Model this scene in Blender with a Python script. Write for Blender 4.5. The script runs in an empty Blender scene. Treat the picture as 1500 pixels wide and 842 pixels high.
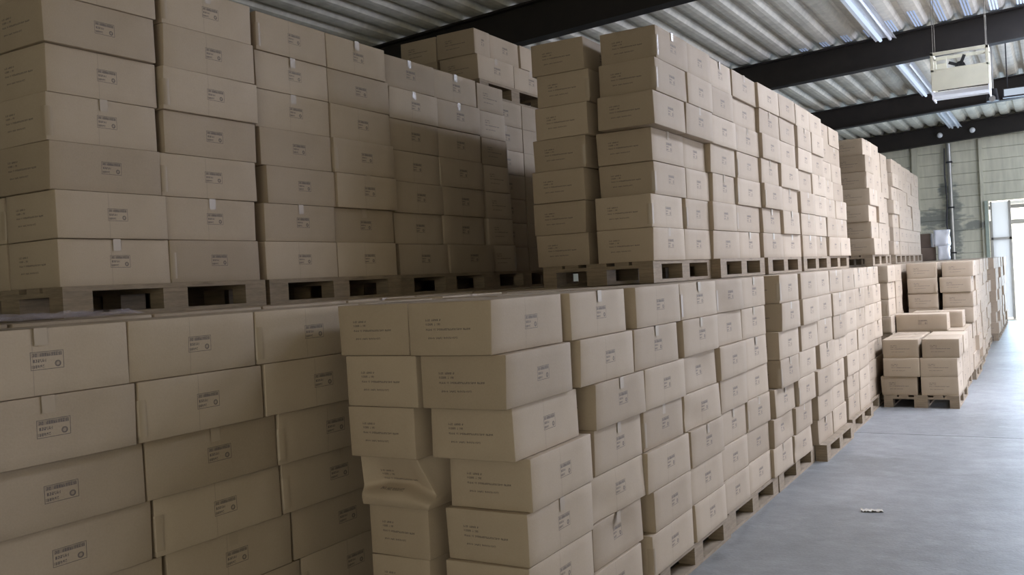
import bpy, bmesh, math, random
from mathutils import Vector, Matrix, noise

scene = bpy.context.scene
COL = scene.collection
R = random.Random(7)

# ------------------------------------------------------------------ camera
F_PX, YAW, PITCH, ROLL, EYE = 1338.7, math.radians(30.71), math.radians(0.452), math.radians(-3.087), 1.7214
cam_data = bpy.data.cameras.new('camera')
cam_data.sensor_width = 36.0
cam_data.lens = F_PX / 1500.0 * 36.0
cam_data.clip_end = 200
cam = bpy.data.objects.new('camera', cam_data)
COL.objects.link(cam)
fw = Vector((-math.sin(YAW) * math.cos(PITCH), math.cos(YAW) * math.cos(PITCH), -math.sin(PITCH)))
rt = Vector((math.cos(YAW), math.sin(YAW), 0))
up = rt.cross(fw)
r2 = math.cos(ROLL) * rt + math.sin(ROLL) * up
u2 = -math.sin(ROLL) * rt + math.cos(ROLL) * up
cam.matrix_world = Matrix((
    (r2.x, u2.x, -fw.x, 0), (r2.y, u2.y, -fw.y, 0), (r2.z, u2.z, -fw.z, EYE), (0, 0, 0, 1)))
scene.camera = cam

# ------------------------------------------------------------------ world, light, exposure
scene.view_settings.view_transform = 'Standard'
scene.view_settings.look = 'None'
scene.view_settings.gamma = 1.0
scene.view_settings.use_curve_mapping = False
scene.view_settings.exposure = -0.14
world = bpy.data.worlds.new('sky')
scene.world = world
world.use_nodes = True
bg = world.node_tree.nodes['Background']
bg.inputs['Color'].default_value = (1.0, 0.975, 0.84, 1)
bg.inputs['Strength'].default_value = 4.1

SKYLIGHTS = [26.0, 66.0, 3.0, 12.0]      # translucent roof sheets over the aisle: glow set per sheet for the wanted brightness
def area_light(name, loc, direction, sx, sy, watts, col):
    l = bpy.data.lights.new(name, 'AREA')
    l.shape = 'RECTANGLE'; l.size = sx; l.size_y = sy; l.energy = watts; l.color = col
    o = bpy.data.objects.new(name, l); COL.objects.link(o)
    o.location = loc
    o.rotation_euler = Vector(direction).to_track_quat('-Z', 'Y').to_euler()
    return o
# daylight through the far doorway; both lights on the right are unseen, added fill
area_light('far_door_daylight', (0.6, 26.7, 1.6), (-0.05, -1, -0.05), 3.6, 3.0, 300, (0.50, 0.72, 1.0))
area_light('right_wall_fill', (6.8, 8.5, 3.0), (-1, 0, -0.1), 4.0, 1.6, 30, (1.0, 0.75, 0.3))  # warm fill added in front of the right wall, which has no window here
area_light('right_gate_fill', (6.8, 14.0, 2.0), (-1, 0, 0), 5.0, 3.6, 560, (0.50, 0.60, 1.0))  # added fill in the unseen right opening, strength fitted to the wanted brightness

# ------------------------------------------------------------------ helpers
def link(name, me, mat=None, parent=None):
    o = bpy.data.objects.new(name, me)
    COL.objects.link(o)
    if mat is not None:
        mats = mat if isinstance(mat, (list, tuple)) else [mat]
        for m in mats: me.materials.append(m)
    if parent is not None: o.parent = parent
    return o
def empty(name, loc=(0, 0, 0), rz=0.0):
    o = bpy.data.objects.new(name, None); COL.objects.link(o)
    o.empty_display_size = 0.1
    o.location = loc; o.rotation_euler = (0, 0, rz)
    return o
def tag(o, label, cat, group=None, kind=None):
    o['label'] = label; o['category'] = cat
    if group: o['group'] = group
    if kind: o['kind'] = kind
    return o
def struct(o, label=None, cat=None):
    o['kind'] = 'structure'
    if label: o['label'] = label
    if cat: o['category'] = cat
    return o
class MB:
    """collects boxes and tubes in one mesh"""
    def __init__(s): s.v = []; s.f = []
    def box(s, x0, y0, z0, x1, y1, z1, rot=None, org=None):
        b = len(s.v)
        pts = [(x0,y0,z0),(x1,y0,z0),(x1,y1,z0),(x0,y1,z0),(x0,y0,z1),(x1,y0,z1),(x1,y1,z1),(x0,y1,z1)]
        if rot is not None:
            c = Vector(org) if org else Vector(((x0+x1)/2,(y0+y1)/2,(z0+z1)/2))
            pts = [tuple(rot @ (Vector(p) - c) + c) for p in pts]
        s.v += pts
        s.f += [tuple(b+i for i in q) for q in ((0,3,2,1),(4,5,6,7),(0,1,5,4),(1,2,6,5),(2,3,7,6),(3,0,4,7))]
        return s
    def hexa(s, pts):
        b = len(s.v); s.v += [tuple(p) for p in pts]
        s.f += [tuple(b+i for i in q) for q in ((0,3,2,1),(4,5,6,7),(0,1,5,4),(1,2,6,5),(2,3,7,6),(3,0,4,7))]
        return s
    def tube(s, p0, p1, r, n=10, r1=None):
        p0, p1 = Vector(p0), Vector(p1); d = (p1 - p0).normalized()
        a = d.orthogonal().normalized(); c = d.cross(a); b = len(s.v)
        r1 = r if r1 is None else r1
        for p, rr in ((p0, r), (p1, r1)):
            for i in range(n):
                t = 2 * math.pi * i / n
                s.v.append(tuple(p + rr * (math.cos(t) * a + math.sin(t) * c)))
        for i in range(n):
            j = (i + 1) % n
            s.f.append((b+i, b+j, b+n+j, b+n+i))
        s.f.append(tuple(b+i for i in reversed(range(n)))); s.f.append(tuple(b+n+i for i in range(n)))
        return s
    def mesh(s, name):
        me = bpy.data.meshes.new(name); me.from_pydata(s.v, [], s.f); me.update(); return me
    def build(s, name, mat, parent=None, bevel=0):
        o = link(name, s.mesh(name), mat, parent)
        if bevel:
            m = o.modifiers.new('bevel', 'BEVEL'); m.width = bevel; m.segments = 2; m.limit_method = 'ANGLE'
        return o

# ------------------------------------------------------------------ materials
class NT:
    def __init__(s, name):
        s.m = bpy.data.materials.new(name); s.m.use_nodes = True
        s.t = s.m.node_tree; s.n = s.t.nodes; s.p = s.n['Principled BSDF']
    def new(s, typ, **kw):
        n = s.n.new(typ)
        for k, v in kw.items(): setattr(n, k, v)
        return n
    def ln(s, a, b): s.t.links.new(a, b)
    def math(s, op, a, b=None, c=None):
        n = s.n.new('ShaderNodeMath'); n.operation = op
        for i, x in enumerate((a, b, c)):
            if x is None: continue
            if isinstance(x, (int, float)): n.inputs[i].default_value = x
            else: s.ln(x, n.inputs[i])
        return n.outputs[0]
    def mix(s, fac, a, b, blend='MIX'):
        n = s.n.new('ShaderNodeMix'); n.data_type = 'RGBA'; n.blend_type = blend
        if isinstance(fac, (int, float)): n.inputs[0].default_value = fac
        else: s.ln(fac, n.inputs[0])
        for i, x in ((6, a), (7, b)):
            if isinstance(x, tuple): n.inputs[i].default_value = (*x, 1) if len(x) == 3 else x
            else: s.ln(x, n.inputs[i])
        return n.outputs[2]
    def noise(s, scale, vec=None, detail=3, rough=0.5):
        n = s.n.new('ShaderNodeTexNoise'); n.inputs['Scale'].default_value = scale
        n.inputs['Detail'].default_value = detail; n.inputs['Roughness'].default_value = rough
        if vec is not None: s.ln(vec, n.inputs['Vector'])
        return n.outputs['Fac']
    def ramp(s, fac, stops):
        n = s.n.new('ShaderNodeValToRGB'); s.ln(fac, n.inputs[0])
        e = n.color_ramp.elements
        while len(e) < len(stops): e.new(0.5)
        for el, (p, c) in zip(e, stops): el.position = p; el.color = (*c, 1)
        return n.outputs[0]
    def coord(s, out='Object', scale=None):
        c = s.n.new('ShaderNodeTexCoord').outputs[out]
        if scale:
            m = s.n.new('ShaderNodeMapping'); m.inputs['Scale'].default_value = scale
            s.ln(c, m.inputs['Vector']); return m.outputs[0]
        return c
    def bump(s, h, strength=0.3, dist=0.01):
        n = s.n.new('ShaderNodeBump'); n.inputs['Strength'].default_value = strength
        n.inputs['Distance'].default_value = dist; s.ln(h, n.inputs['Height'])
        s.ln(n.outputs[0], s.p.inputs['Normal'])
    def base(s, c):
        if isinstance(c, tuple): s.p.inputs['Base Color'].default_value = (*c, 1)
        else: s.ln(c, s.p.inputs['Base Color'])
    def set(s, **kw):
        for k, v in kw.items():
            k = k.replace('_', ' ')
            if isinstance(v, (int, float, tuple)): s.p.inputs[k].default_value = v
            else: s.ln(v, s.p.inputs[k])
        return s

def plain(name, col, rough=0.6, metal=0.0, var=0.12, scale=6.0):
    t = NT(name)
    n = t.noise(scale, t.coord('Object'), 4)
    d = tuple(c * (1 - var) for c in col); l = tuple(min(1, c * (1 + var)) for c in col)
    t.base(t.ramp(n, [(0.3, d), (0.7, l)])); t.set(Roughness=rough, Metallic=metal)
    return t.m

KRAFT_D, KRAFT_L = (0.300, 0.230, 0.160), (0.405, 0.320, 0.232)
INK = (0.055, 0.045, 0.050)
def carton_material(name, printing):
    t = NT(name)
    co = t.coord('Object')
    n1 = t.noise(5.0, co, 3); n2 = t.noise(160.0, co, 2)
    info = t.new('ShaderNodeObjectInfo').outputs['Random']
    f = t.math('ADD', t.math('MULTIPLY', n1, 0.35), t.math('MULTIPLY', n2, 0.25))
    f = t.math('ADD', f, t.math('MULTIPLY', info, 0.4))
    col = t.ramp(f, [(0.25, KRAFT_D), (0.75, KRAFT_L)])
    if printing:
        uv = t.coord('UV')
        sp = t.new('ShaderNodeSeparateXYZ'); t.ln(uv, sp.inputs[0]); u, v = sp.outputs[0], sp.outputs[1]
        M = t.math
        def inside(x, a, b): return M('MULTIPLY', M('GREATER_THAN', x, a), M('LESS_THAN', x, b))
        def wn(a, b, k):
            c = t.new('ShaderNodeCombineXYZ'); t.ln(a, c.inputs[0]); t.ln(b, c.inputs[1]); c.inputs[2].default_value = k
            w = t.new('ShaderNodeTexWhiteNoise'); w.noise_dimensions = '3D'; t.ln(c.outputs[0], w.inputs[0])
            return w.outputs['Value']
        def line(u0, u1, v0, h, cw, k, dens=0.36):
            reg = M('MULTIPLY', inside(u, u0, u1), inside(v, v0 - h / 2, v0 + h / 2))
            ci = M('FLOOR', M('DIVIDE', u, cw))
            zero = M('MULTIPLY', ci, 0.0)
            letter = M('GREATER_THAN', wn(ci, zero, k), 0.10)
            gap = M('LESS_THAN', M('FRACT', M('DIVIDE', u, cw)), 0.80)
            stroke = M('GREATER_THAN', wn(M('FLOOR', M('DIVIDE', u, cw / 3.0)), M('FLOOR', M('DIVIDE', v, h / 4.0)), k + 3.3), dens)
            return M('MULTIPLY', M('MULTIPLY', reg, stroke), M('MULTIPLY', letter, gap))
        if printing == 'stamp':
            du = M('SUBTRACT', u, 0.016); dv = M('SUBTRACT', v, 0.004)
            bx = M('MAXIMUM', M('SUBTRACT', M('ABSOLUTE', du), 0.054), M('SUBTRACT', M('ABSOLUTE', dv), 0.029))
            mask = inside(bx, -0.0022, 0.0)
            bar = M('MULTIPLY', M('MULTIPLY', inside(v, 0.016, 0.030), inside(u, -0.034, 0.064)), 0.45)
            mask = M('MAXIMUM', mask, bar)
            mask = M('MAXIMUM', mask, line(-0.034, 0.064, 0.0225, 0.011, 0.0075, 1.0, 0.15))
            mask = M('MAXIMUM', mask, line(-0.034, 0.012, 0.004, 0.010, 0.0075, 2.0, 0.25))
            mask = M('MAXIMUM', mask, line(-0.034, 0.006, -0.014, 0.010, 0.0075, 3.0, 0.25))
            cr = M('SQRT', M('ADD', M('POWER', M('SUBTRACT', u, 0.050), 2.0), M('POWER', M('ADD', v, 0.009), 2.0)))
            mask = M('MAXIMUM', mask, inside(cr, 0.0055, 0.0105))
            mask = M('MAXIMUM', mask, M('MULTIPLY', M('LESS_THAN', cr, 0.0055), 0.35))
        else:
            mask = line(-0.110, -0.035, 0.036, 0.0085, 0.0062, 4.0)
            mask = M('MAXIMUM', mask, line(-0.110, -0.040, 0.019, 0.0085, 0.0062, 5.0))
            mask = M('MAXIMUM', mask, line(-0.110, 0.100, -0.002, 0.0080, 0.0056, 6.0, 0.28))
            mask = M('MAXIMUM', mask, line(-0.105, 0.040, -0.036, 0.0080, 0.0062, 7.0))
        if printing == 'stamp':       # the glued joint of the sleeve shows as a faint line on some cartons
            seam = M('MULTIPLY', inside(u, -0.0315, -0.0285), M('GREATER_THAN', info, 0.45))
            mask = M('MAXIMUM', mask, M('MULTIPLY', seam, 0.35))
        fade = M('ADD', M('MULTIPLY', t.noise(45.0, uv, 2), 0.6), 0.42 if printing == 'stamp' else 0.45)
        col = t.mix(M('MULTIPLY', mask, fade), col, INK)
    t.base(col)
    t.set(Roughness=0.72)
    t.p.inputs['Specular IOR Level'].default_value = 0.3
    t.bump(n2, 0.15, 0.002)
    return t.m
MAT_CARTON = [carton_material('kraft_plain', None), carton_material('kraft_stamp', 'stamp'), carton_material('kraft_text', 'text')]

def tape_material():
    t = NT('clear_tape')
    t.base((0.325, 0.252, 0.176)); t.set(Roughness=0.36)
    t.p.inputs['Specular IOR Level'].default_value = 0.45
    return t.m
MAT_TAPE = tape_material()

def wood_material():
    t = NT('pallet_wood')
    co = t.coord('Object', (3, 3, 22))
    n = t.noise(3.0, co, 5, 0.6); n2 = t.noise(1.3, t.coord('Object'), 2)
    c = t.ramp(n, [(0.25, (0.15, 0.105, 0.062)), (0.75, (0.33, 0.245, 0.155))])
    c = t.mix(t.math('MULTIPLY', n2, 0.5), c, (0.19, 0.155, 0.12))
    t.base(c); t.set(Roughness=0.8); t.bump(n, 0.4, 0.004)
    return t.m
MAT_WOOD = wood_material()

def floor_material():
    t = NT('concrete_floor')
    co = t.coord('Object')
    n1 = t.noise(0.55, co, 4, 0.6); n2 = t.noise(6.0, co, 5, 0.6); n3 = t.noise(60, co, 2)
    n4 = t.noise(22.0, co, 4, 0.75)
    f = t.math('ADD', t.math('MULTIPLY', n1, 0.36), t.math('MULTIPLY', n2, 0.26))
    f = t.math('ADD', f, t.math('MULTIPLY', n3, 0.14))
    f = t.math('ADD', f, t.math('MULTIPLY', n4, 0.24))
    col = t.ramp(f, [(0.36, (0.115, 0.113, 0.105)), (0.50, (0.195, 0.193, 0.186)), (0.64, (0.285, 0.283, 0.275))])
    worn = t.noise(2.6, t.coord('Object', (0.7, 1.3, 1)), 6, 0.7)
    st = t.ramp(worn, [(0.54, (0, 0, 0)), (0.66, (1, 1, 1))])
    sp = t.new('ShaderNodeSeparateColor'); t.ln(st, sp.inputs[0])
    col = t.mix(t.math('MULTIPLY', sp.outputs[0], 0.30), col, (0.34, 0.34, 0.33))
    t.base(col)
    t.ln(t.math('ADD', t.math('MULTIPLY', n4, 0.45), 0.20), t.p.inputs['Roughness'])
    t.p.inputs['Specular IOR Level'].default_value = 0.5
    t.bump(t.math('ADD', n2, t.math('MULTIPLY', n3, 0.3)), 0.18, 0.02)
    return t.m
MAT_FLOOR = floor_material()

def roof_material():
    t = NT('fibre_cement_sheet')
    co = t.coord('Object')
    n1 = t.noise(1.2, co, 4, 0.6); n2 = t.noise(9.0, co, 4)
    f = t.math('ADD', t.math('MULTIPLY', n1, 0.6), t.math('MULTIPLY', n2, 0.4))
    t.base(t.ramp(f, [(0.32, (0.50, 0.47, 0.40)), (0.68, (0.82, 0.77, 0.66))]))
    t.set(Roughness=0.62); t.bump(n2, 0.15, 0.01)
    return t.m
MAT_ROOF = roof_material()
MAT_BEAM = plain('dark_brown_beam_paint', (0.013, 0.009, 0.007), 0.65, 0, 0.3)
MAT_JOINT = plain('dark_joint', (0.06, 0.06, 0.06), 0.9)

def wall_material():
    t = NT('painted_concrete_panel')
    co = t.coord('Object')
    n1 = t.noise(0.8, co, 4, 0.6); n2 = t.noise(3.0, t.coord('Object', (4, 1, 0.5)), 4)
    f = t.math('ADD', t.math('MULTIPLY', n1, 0.5), t.math('MULTIPLY', n2, 0.5))
    t.base(t.ramp(f, [(0.3, (0.44, 0.43, 0.34)), (0.7, (0.68, 0.655, 0.53))]))
    return t, co
def wall_stained():
    t, co = wall_material()
    t.m.name = 'painted_concrete_panel'
    c0 = t.p.inputs['Base Color'].links[0].from_socket
    sp = t.new('ShaderNodeSeparateXYZ'); t.ln(co, sp.inputs[0]); X, Z = sp.outputs[0], sp.outputs[2]
    M = t.math
    def ell(x, z, a, b):
        q = M('SQRT', M('ADD', M('POWER', M('DIVIDE', M('SUBTRACT', X, x), a), 2.0), M('POWER', M('DIVIDE', M('SUBTRACT', Z, z), b), 2.0)))
        return M('SUBTRACT', 1.0, q)
    e = M('MAXIMUM', M('MAXIMUM', ell(-2.62, 2.75, 0.75, 0.30), ell(-1.72, 2.52, 0.42, 0.14)), M('MAXIMUM', ell(-2.25, 2.6, 0.26, 1.3), ell(-2.45, 3.5, 0.18, 0.2)))
    n = t.noise(5.0, t.coord('Object', (1, 1, 2.2)), 4, 0.6)
    f = M('MULTIPLY', M('ADD', e, M('MULTIPLY', M('SUBTRACT', n, 0.5), 2.0)), 1.6)
    f = M('MINIMUM', M('MAXIMUM', f, 0.0), 0.75)
    t.base(t.mix(f, c0, (0.16, 0.175, 0.165))); t.set(Roughness=0.75); return t.m
MAT_WALL = wall_stained()
MAT_STAIN = plain('dark_wall_stain', (0.13, 0.14, 0.13), 0.9, 0, 0.35, 3)
MAT_CREAM = plain('cream_enamel', (0.66, 0.63, 0.50), 0.4, 0, 0.05)
MAT_WHITE = plain('white_enamel', (0.78, 0.80, 0.84), 0.3, 0, 0.04)
MAT_STEEL = plain('zinc_steel', (0.42, 0.42, 0.42), 0.35, 0.8, 0.1)
MAT_DARK = plain('dark_metal', (0.03, 0.03, 0.035), 0.45, 0.3, 0.2)
MAT_ROD = plain('rusty_rod', (0.16, 0.14, 0.11), 0.7)
MAT_GREEN = plain('green_grey_paint', (0.30, 0.35, 0.30), 0.5, 0, 0.1)
def translucent_white():
    m = bpy.data.materials.new('translucent_white_panel'); m.use_nodes = True; t = m.node_tree
    p = t.nodes['Principled BSDF']; p.inputs['Base Color'].default_value = (0.8, 0.82, 0.86, 1)
    tr = t.nodes.new('ShaderNodeBsdfTranslucent'); tr.inputs[0].default_value = (0.78, 0.82, 0.9, 1)
    mx = t.nodes.new('ShaderNodeMixShader'); mx.inputs[0].default_value = 0.6
    t.links.new(p.outputs[0], mx.inputs[1]); t.links.new(tr.outputs[0], mx.inputs[2])
    t.links.new(mx.outputs[0], t.nodes['Material Output'].inputs[0]); return m
MAT_TRANSL = translucent_white()
MAT_PAPER = plain('crumpled_paper', (0.55, 0.50, 0.42), 0.8, 0, 0.1, 20)
def emitter(name, col, strength):
    m = bpy.data.materials.new(name); m.use_nodes = True; t = m.node_tree; t.nodes.clear()
    e = t.nodes.new('ShaderNodeEmission'); e.inputs[0].default_value = (*col, 1); e.inputs[1].default_value = strength
    o = t.nodes.new('ShaderNodeOutputMaterial'); t.links.new(e.outputs[0], o.inputs[0]); return m
MAT_SKYLIGHT = [emitter('translucent_roof_sheet', (0.72, 0.80, 1.0), q) for q in SKYLIGHTS]
MAT_SKYSTRIP = [emitter('translucent_sheet_strip', (0.55, 0.68, 1.0), q) for q in (0.42, 0.85, 1.7)]
MAT_TUBE = emitter('tube_sky_sheen', (0.66, 0.78, 1.0), 1.3)  # glow put in for sky reflected along the left tube
def film_material():
    t = NT('stretch_film'); t.base((0.62, 0.55, 0.60)); t.set(Roughness=0.2, Alpha=0.30)
    t.bump(t.noise(9, t.coord('Object'), 4), 0.8, 0.03); return t.m
MAT_FILM = film_material()

# ------------------------------------------------------------------ the hall
def grid_floor():
    mb = MB()
    joints = [-6.5, 1.2, 9.66, 18.1, 27.2]
    for a, b in zip(joints[:-1], joints[1:]):
        mb.box(-10, a + 0.006, -0.2, 7.2, b - 0.006, 0)
    o = mb.build('floor', MAT_FLOOR); struct(o)
    mb = MB()
    for a in joints[1:-1]: mb.box(-10, a - 0.006, -0.2, 7.2, a + 0.006, -0.006)
    j = mb.build('floor_joint', MAT_JOINT, o)
grid_floor()
out = MB(); out.box(-30, 27.2, -0.2, 40, 70, -0.01)
struct(out.build('floor_outside', plain('outdoor_concrete', (0.55, 0.55, 0.54), 0.8)), 'sunlit concrete yard outside the far door', 'yard')

def beam_z(x): return 4.75 + 0.05 * (x + 2)
BEAM_H = 0.455
BEAM_Y = [-1.6, 4.05, 9.7, 15.35, 21.1, 26.75]
def roof_z(x): return beam_z(x) + BEAM_H + 0.03
PITCHW, AMP = 0.34, 0.085
def corrugated(name, x0, x1, y0, y1, mat, parent=None):
    prof = [(0, 0.10), (0.05, 0.0), (0.13, 0.0), (0.18, 0.10), (0.225, 0.92), (0.26, 1), (0.295, 0.92)]
    n0 = math.floor(x0 / PITCHW) - 1; xs = []
    for k in range(n0, int(x1 / PITCHW) + 2):
        for px, pz in prof:
            x = k * PITCHW + px
            if x0 <= x <= x1: xs.append((x, pz))
    v, f = [], []
    for x, pz in xs:
        z = roof_z(x) + pz * AMP
        v += [(x, y0, z), (x, y1, z), (x, y0, z + 0.012), (x, y1, z + 0.012)]
    for i in range(len(xs) - 1):
        a, b = 4 * i, 4 * (i + 1)
        f += [(a, a+1, b+1, b), (a+2, b+2, b+3, a+3), (a, b, b+2, a+2), (a+1, a+3, b+3, b+1)]
    me = bpy.data.meshes.new(name); me.from_pydata(v, [], f); me.update()
    return link(name, me, mat, parent)
SKY_X0, SKY_X1 = 0.85, 2.21
ceiling = corrugated('ceiling', -9.9, SKY_X0, -6.5, 27.2, MAT_ROOF); struct(ceiling)
corrugated('ceiling_right_sheets', SKY_X1, 7.2, -6.5, 27.2, MAT_ROOF, ceiling)
skylights = [(7.2, 9.3), (10.6, 14.6), (16.2, 20.4), (22.0, 26.2)]
py = -6.5
for k, (a, b) in enumerate(skylights):
    corrugated('ceiling_sheet', SKY_X0, SKY_X1, py, a, MAT_ROOF, ceiling); py = b
    o = corrugated('window_%d' % (k + 1), SKY_X0, SKY_X1, a, b, MAT_SKYLIGHT[k])
    struct(o, 'translucent corrugated roof light over the aisle', 'skylight')
corrugated('ceiling_sheet', SKY_X0, SKY_X1, py, 27.2, MAT_ROOF, ceiling)
for k, y in enumerate(BEAM_Y):
    mb = MB()
    def span(y0, y1, za, zb):
        mb.hexa([(-9.9, y0, beam_z(-9.9) + za), (7.2, y0, beam_z(7.2) + za), (7.2, y1, beam_z(7.2) + za), (-9.9, y1, beam_z(-9.9) + za),
                 (-9.9, y0, beam_z(-9.9) + zb), (7.2, y0, beam_z(7.2) + zb), (7.2, y1, beam_z(7.2) + zb), (-9.9, y1, beam_z(-9.9) + zb)])
    span(y - 0.10, y + 0.10, 0, 0.025); span(y - 0.012, y + 0.012, 0.025, BEAM_H - 0.025); span(y - 0.10, y + 0.10, BEAM_H - 0.025, BEAM_H)
    struct(mb.build('trim_%d' % (k + 1), MAT_BEAM), 'dark brown steel roof beam across the hall', 'beam')
# light seeping through the clear corrugation ends above the third beam
for k, (x, yy) in enumerate([(-3.15, 0.2), (-2.81, 0.32), (-2.47, 0.45), (-2.13, 0.5), (-1.79, 0.75), (-1.45, 1.0), (-1.11, 1.3), (-0.77, 1.5), (-0.43, 1.7), (-0.09, 1.8)]):
    x0 = math.floor(x / PITCHW) * PITCHW
    mb = MB(); z = roof_z(x0)
    for q in (0.035, 0.075, 0.115):
        mb.box(x0 + q, 15.24 - yy, z - 0.006, x0 + q + 0.022, 15.24, z - 0.001)
    struct(mb.build('window_%d' % (10 + k), MAT_SKYSTRIP[min(2, k // 4)]), 'bright clear strip in the roof corrugation beside a beam', 'skylight')
for k, x in enumerate((-0.90, -0.56, -0.22)):
    x0 = math.floor(x / PITCHW) * PITCHW; z = roof_z(x0) - 0.002
    mb = MB(); mb.box(x0 + 0.03, 15.47, z - 0.012, x0 + 0.34, 15.56, z - 0.004); mb.box(x0 + 0.06, 15.56, z - 0.006, x0 + 0.10, 16.5, z - 0.001)
    struct(mb.build('window_%d' % (20 + k), MAT_SKYSTRIP[2]), 'bright clear strip in the roof just behind a beam', 'skylight')

# walls
w = MB(); w.box(-9.95, -6.5, 0, -9.8, 27.2, 5.6); struct(w.build('wall_left', MAT_WALL))
w = MB(); w.box(7.05, -6.5, 0, 7.2, 11.4, 5.8); w.box(7.05, 20.6, 0, 7.2, 27.2, 5.8); w.box(7.05, 11.4, 4.2, 7.2, 20.6, 5.8)  # the gap is an unseen gate, added to let light in
struct(w.build('wall_right', MAT_WALL))
w = MB(); w.box(-9.8, -6.5, 0, -1.0, -6.35, 5.6); w.box(5, -6.5, 0, 7.05, -6.35, 5.8); w.box(-1.0, -6.5, 4.0, 5, -6.35, 5.8)  # the gap behind the camera is unseen, added to light the near ends
struct(w.build('wall_back', MAT_WALL))
DOOR_X0, DOOR_X1, DOOR_Z = -1.42, 2.9, 3.12
wf = MB()
R.seed(3)
for zi in range(18):
    z0, z1 = zi * 0.3, zi * 0.3 + 0.292
    for (xa, xb, yo) in ((-9.8, -3.12, 0), (-3.12, -2.28, 0.0), (-2.28, -1.52, 0.0), (-1.52, -1.42, -0.05)):
        d = yo + R.uniform(-0.004, 0.004)
        wf.box(xa, 26.95 + d, z0, xb, 27.15, z1)
    if z0 >= DOOR_Z:
        wf.box(-1.42, 26.90, z0, 7.05, 27.15, z1)
    elif z1 > DOOR_Z:
        wf.box(-1.42, 26.90, DOOR_Z, 7.05, 27.15, z1); wf.box(DOOR_X1, 26.90, z0, 7.05, 27.15, DOOR_Z)
    else: wf.box(DOOR_X1, 26.90, z0, 7.05, 27.15, z1)
wall_far = wf.build('wall_far', MAT_WALL); struct(wall_far)
b = MB(); b.box(-9.8, 27.12, 0, -1.42, 27.2, 5.6); b.box(-1.42, 27.12, DOOR_Z, 7.05, 27.2, 5.6); b.box(DOOR_X1, 27.12, 0, 7.05, 27.2, DOOR_Z)
b.build('wall_joint_backing', MAT_JOINT, wall_far)
p = MB(); p.box(-3.20, 26.87, 0, -3.05, 26.95, 4.72); struct(p.build('trim_11', MAT_WALL), 'pale vertical post on the far wall', 'post')
p = MB(); p.box(-1.58, 26.86, 0, -1.50, 26.95, 4.75); struct(p.build('trim_12', MAT_WALL), 'pale vertical strip standing in for a shade edge on the far wall', 'post')  # shade edge built as a strip; no post stands here
p = MB(); p.box(-1.50, 26.80, 0, -1.42, 26.90, 3.12); struct(p.build('trim_13', MAT_GREEN), 'green grey frame of the far doorway', 'door frame')
# soot and water marks on the wall: a drain pipe with cables, and dark marks
pp = empty('drain_pipe', (-2.28, 26.84, 0))
m = MB(); m.tube((0, 0, 0), (0, 0, 4.72), 0.055, 12); m.build('pipe', MAT_STEEL, pp)
m = MB()
pts = [(-0.10, -0.02, 4.6), (-0.12, -0.02, 3.9), (-0.09, -0.03, 3.2), (-0.13, -0.03, 2.6), (-0.06, -0.02, 1.9), (-0.10, -0.02, 1.0), (-0.08, -0.02, 0.0)]
for a, c in zip(pts[:-1], pts[1:]): m.tube(a, c, 0.018, 8)
m.build('cable', MAT_DARK, pp)
for z in (0.6, 1.8, 3.0, 4.2):
    m = MB(); m.box(-0.075, -0.06, z, 0.075, 0.06, z + 0.04); m.build('bracket', MAT_DARK, pp)
tag(pp, 'grey drain pipe with a dark cable running up the far wall', 'pipe')
# the open far gate and what stands in the yard
gate = empty('sliding_gate', (-1.40, 27.35, 0))
m = MB(); m.box(0, 0, 2.15, 0.42, 0.05, 3.10); m.build('upper_panel', MAT_TRANSL, gate)
m = MB(); m.box(0.42, -0.02, 0, 0.48, 0.06, 3.12); m.box(0.0, -0.02, 2.10, 0.48, 0.06, 2.16); m.box(0, -0.02, 0, 0.04, 0.06, 3.12); m.build('frame', MAT_STEEL, gate)
m = MB(); m.box(0.04, 0.0, 0.05, 0.42, 0.04, 2.10); m.build('lower_panel', MAT_TRANSL, gate)
tag(gate, 'white framed gate panel at the left edge of the bright doorway', 'gate')
can = empty('loading_canopy', (-1.0, 29.5, 0))
m = MB(); m.box(-0.6, 0, 2.55, 5, 0.12, 2.68); m.box(-0.6, 0, 3.0, 5, 0.12, 3.1); m.build('rail', MAT_STEEL, can)
m = MB(); m.box(-0.6, -0.1, 3.12, 5, 0.6, 3.2); m.build('canopy_roof', MAT_WHITE, can)
m = MB(); m.box(-0.55, 0, 0, -0.43, 0.12, 2.55); m.build('post', MAT_STEEL, can)
m = MB(); m.box(4.2, 0, 0, 4.32, 0.12, 2.55); m.build('post', MAT_STEEL, can)
tag(can, 'steel canopy seen through the bright doorway', 'canopy')

# ------------------------------------------------------------------ cartons
L0, W0, H0 = 0.596, 0.388, 0.2135      # length along the row, depth into the row, height
LAYER = 0.2155
PAL_H = 0.144

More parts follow.
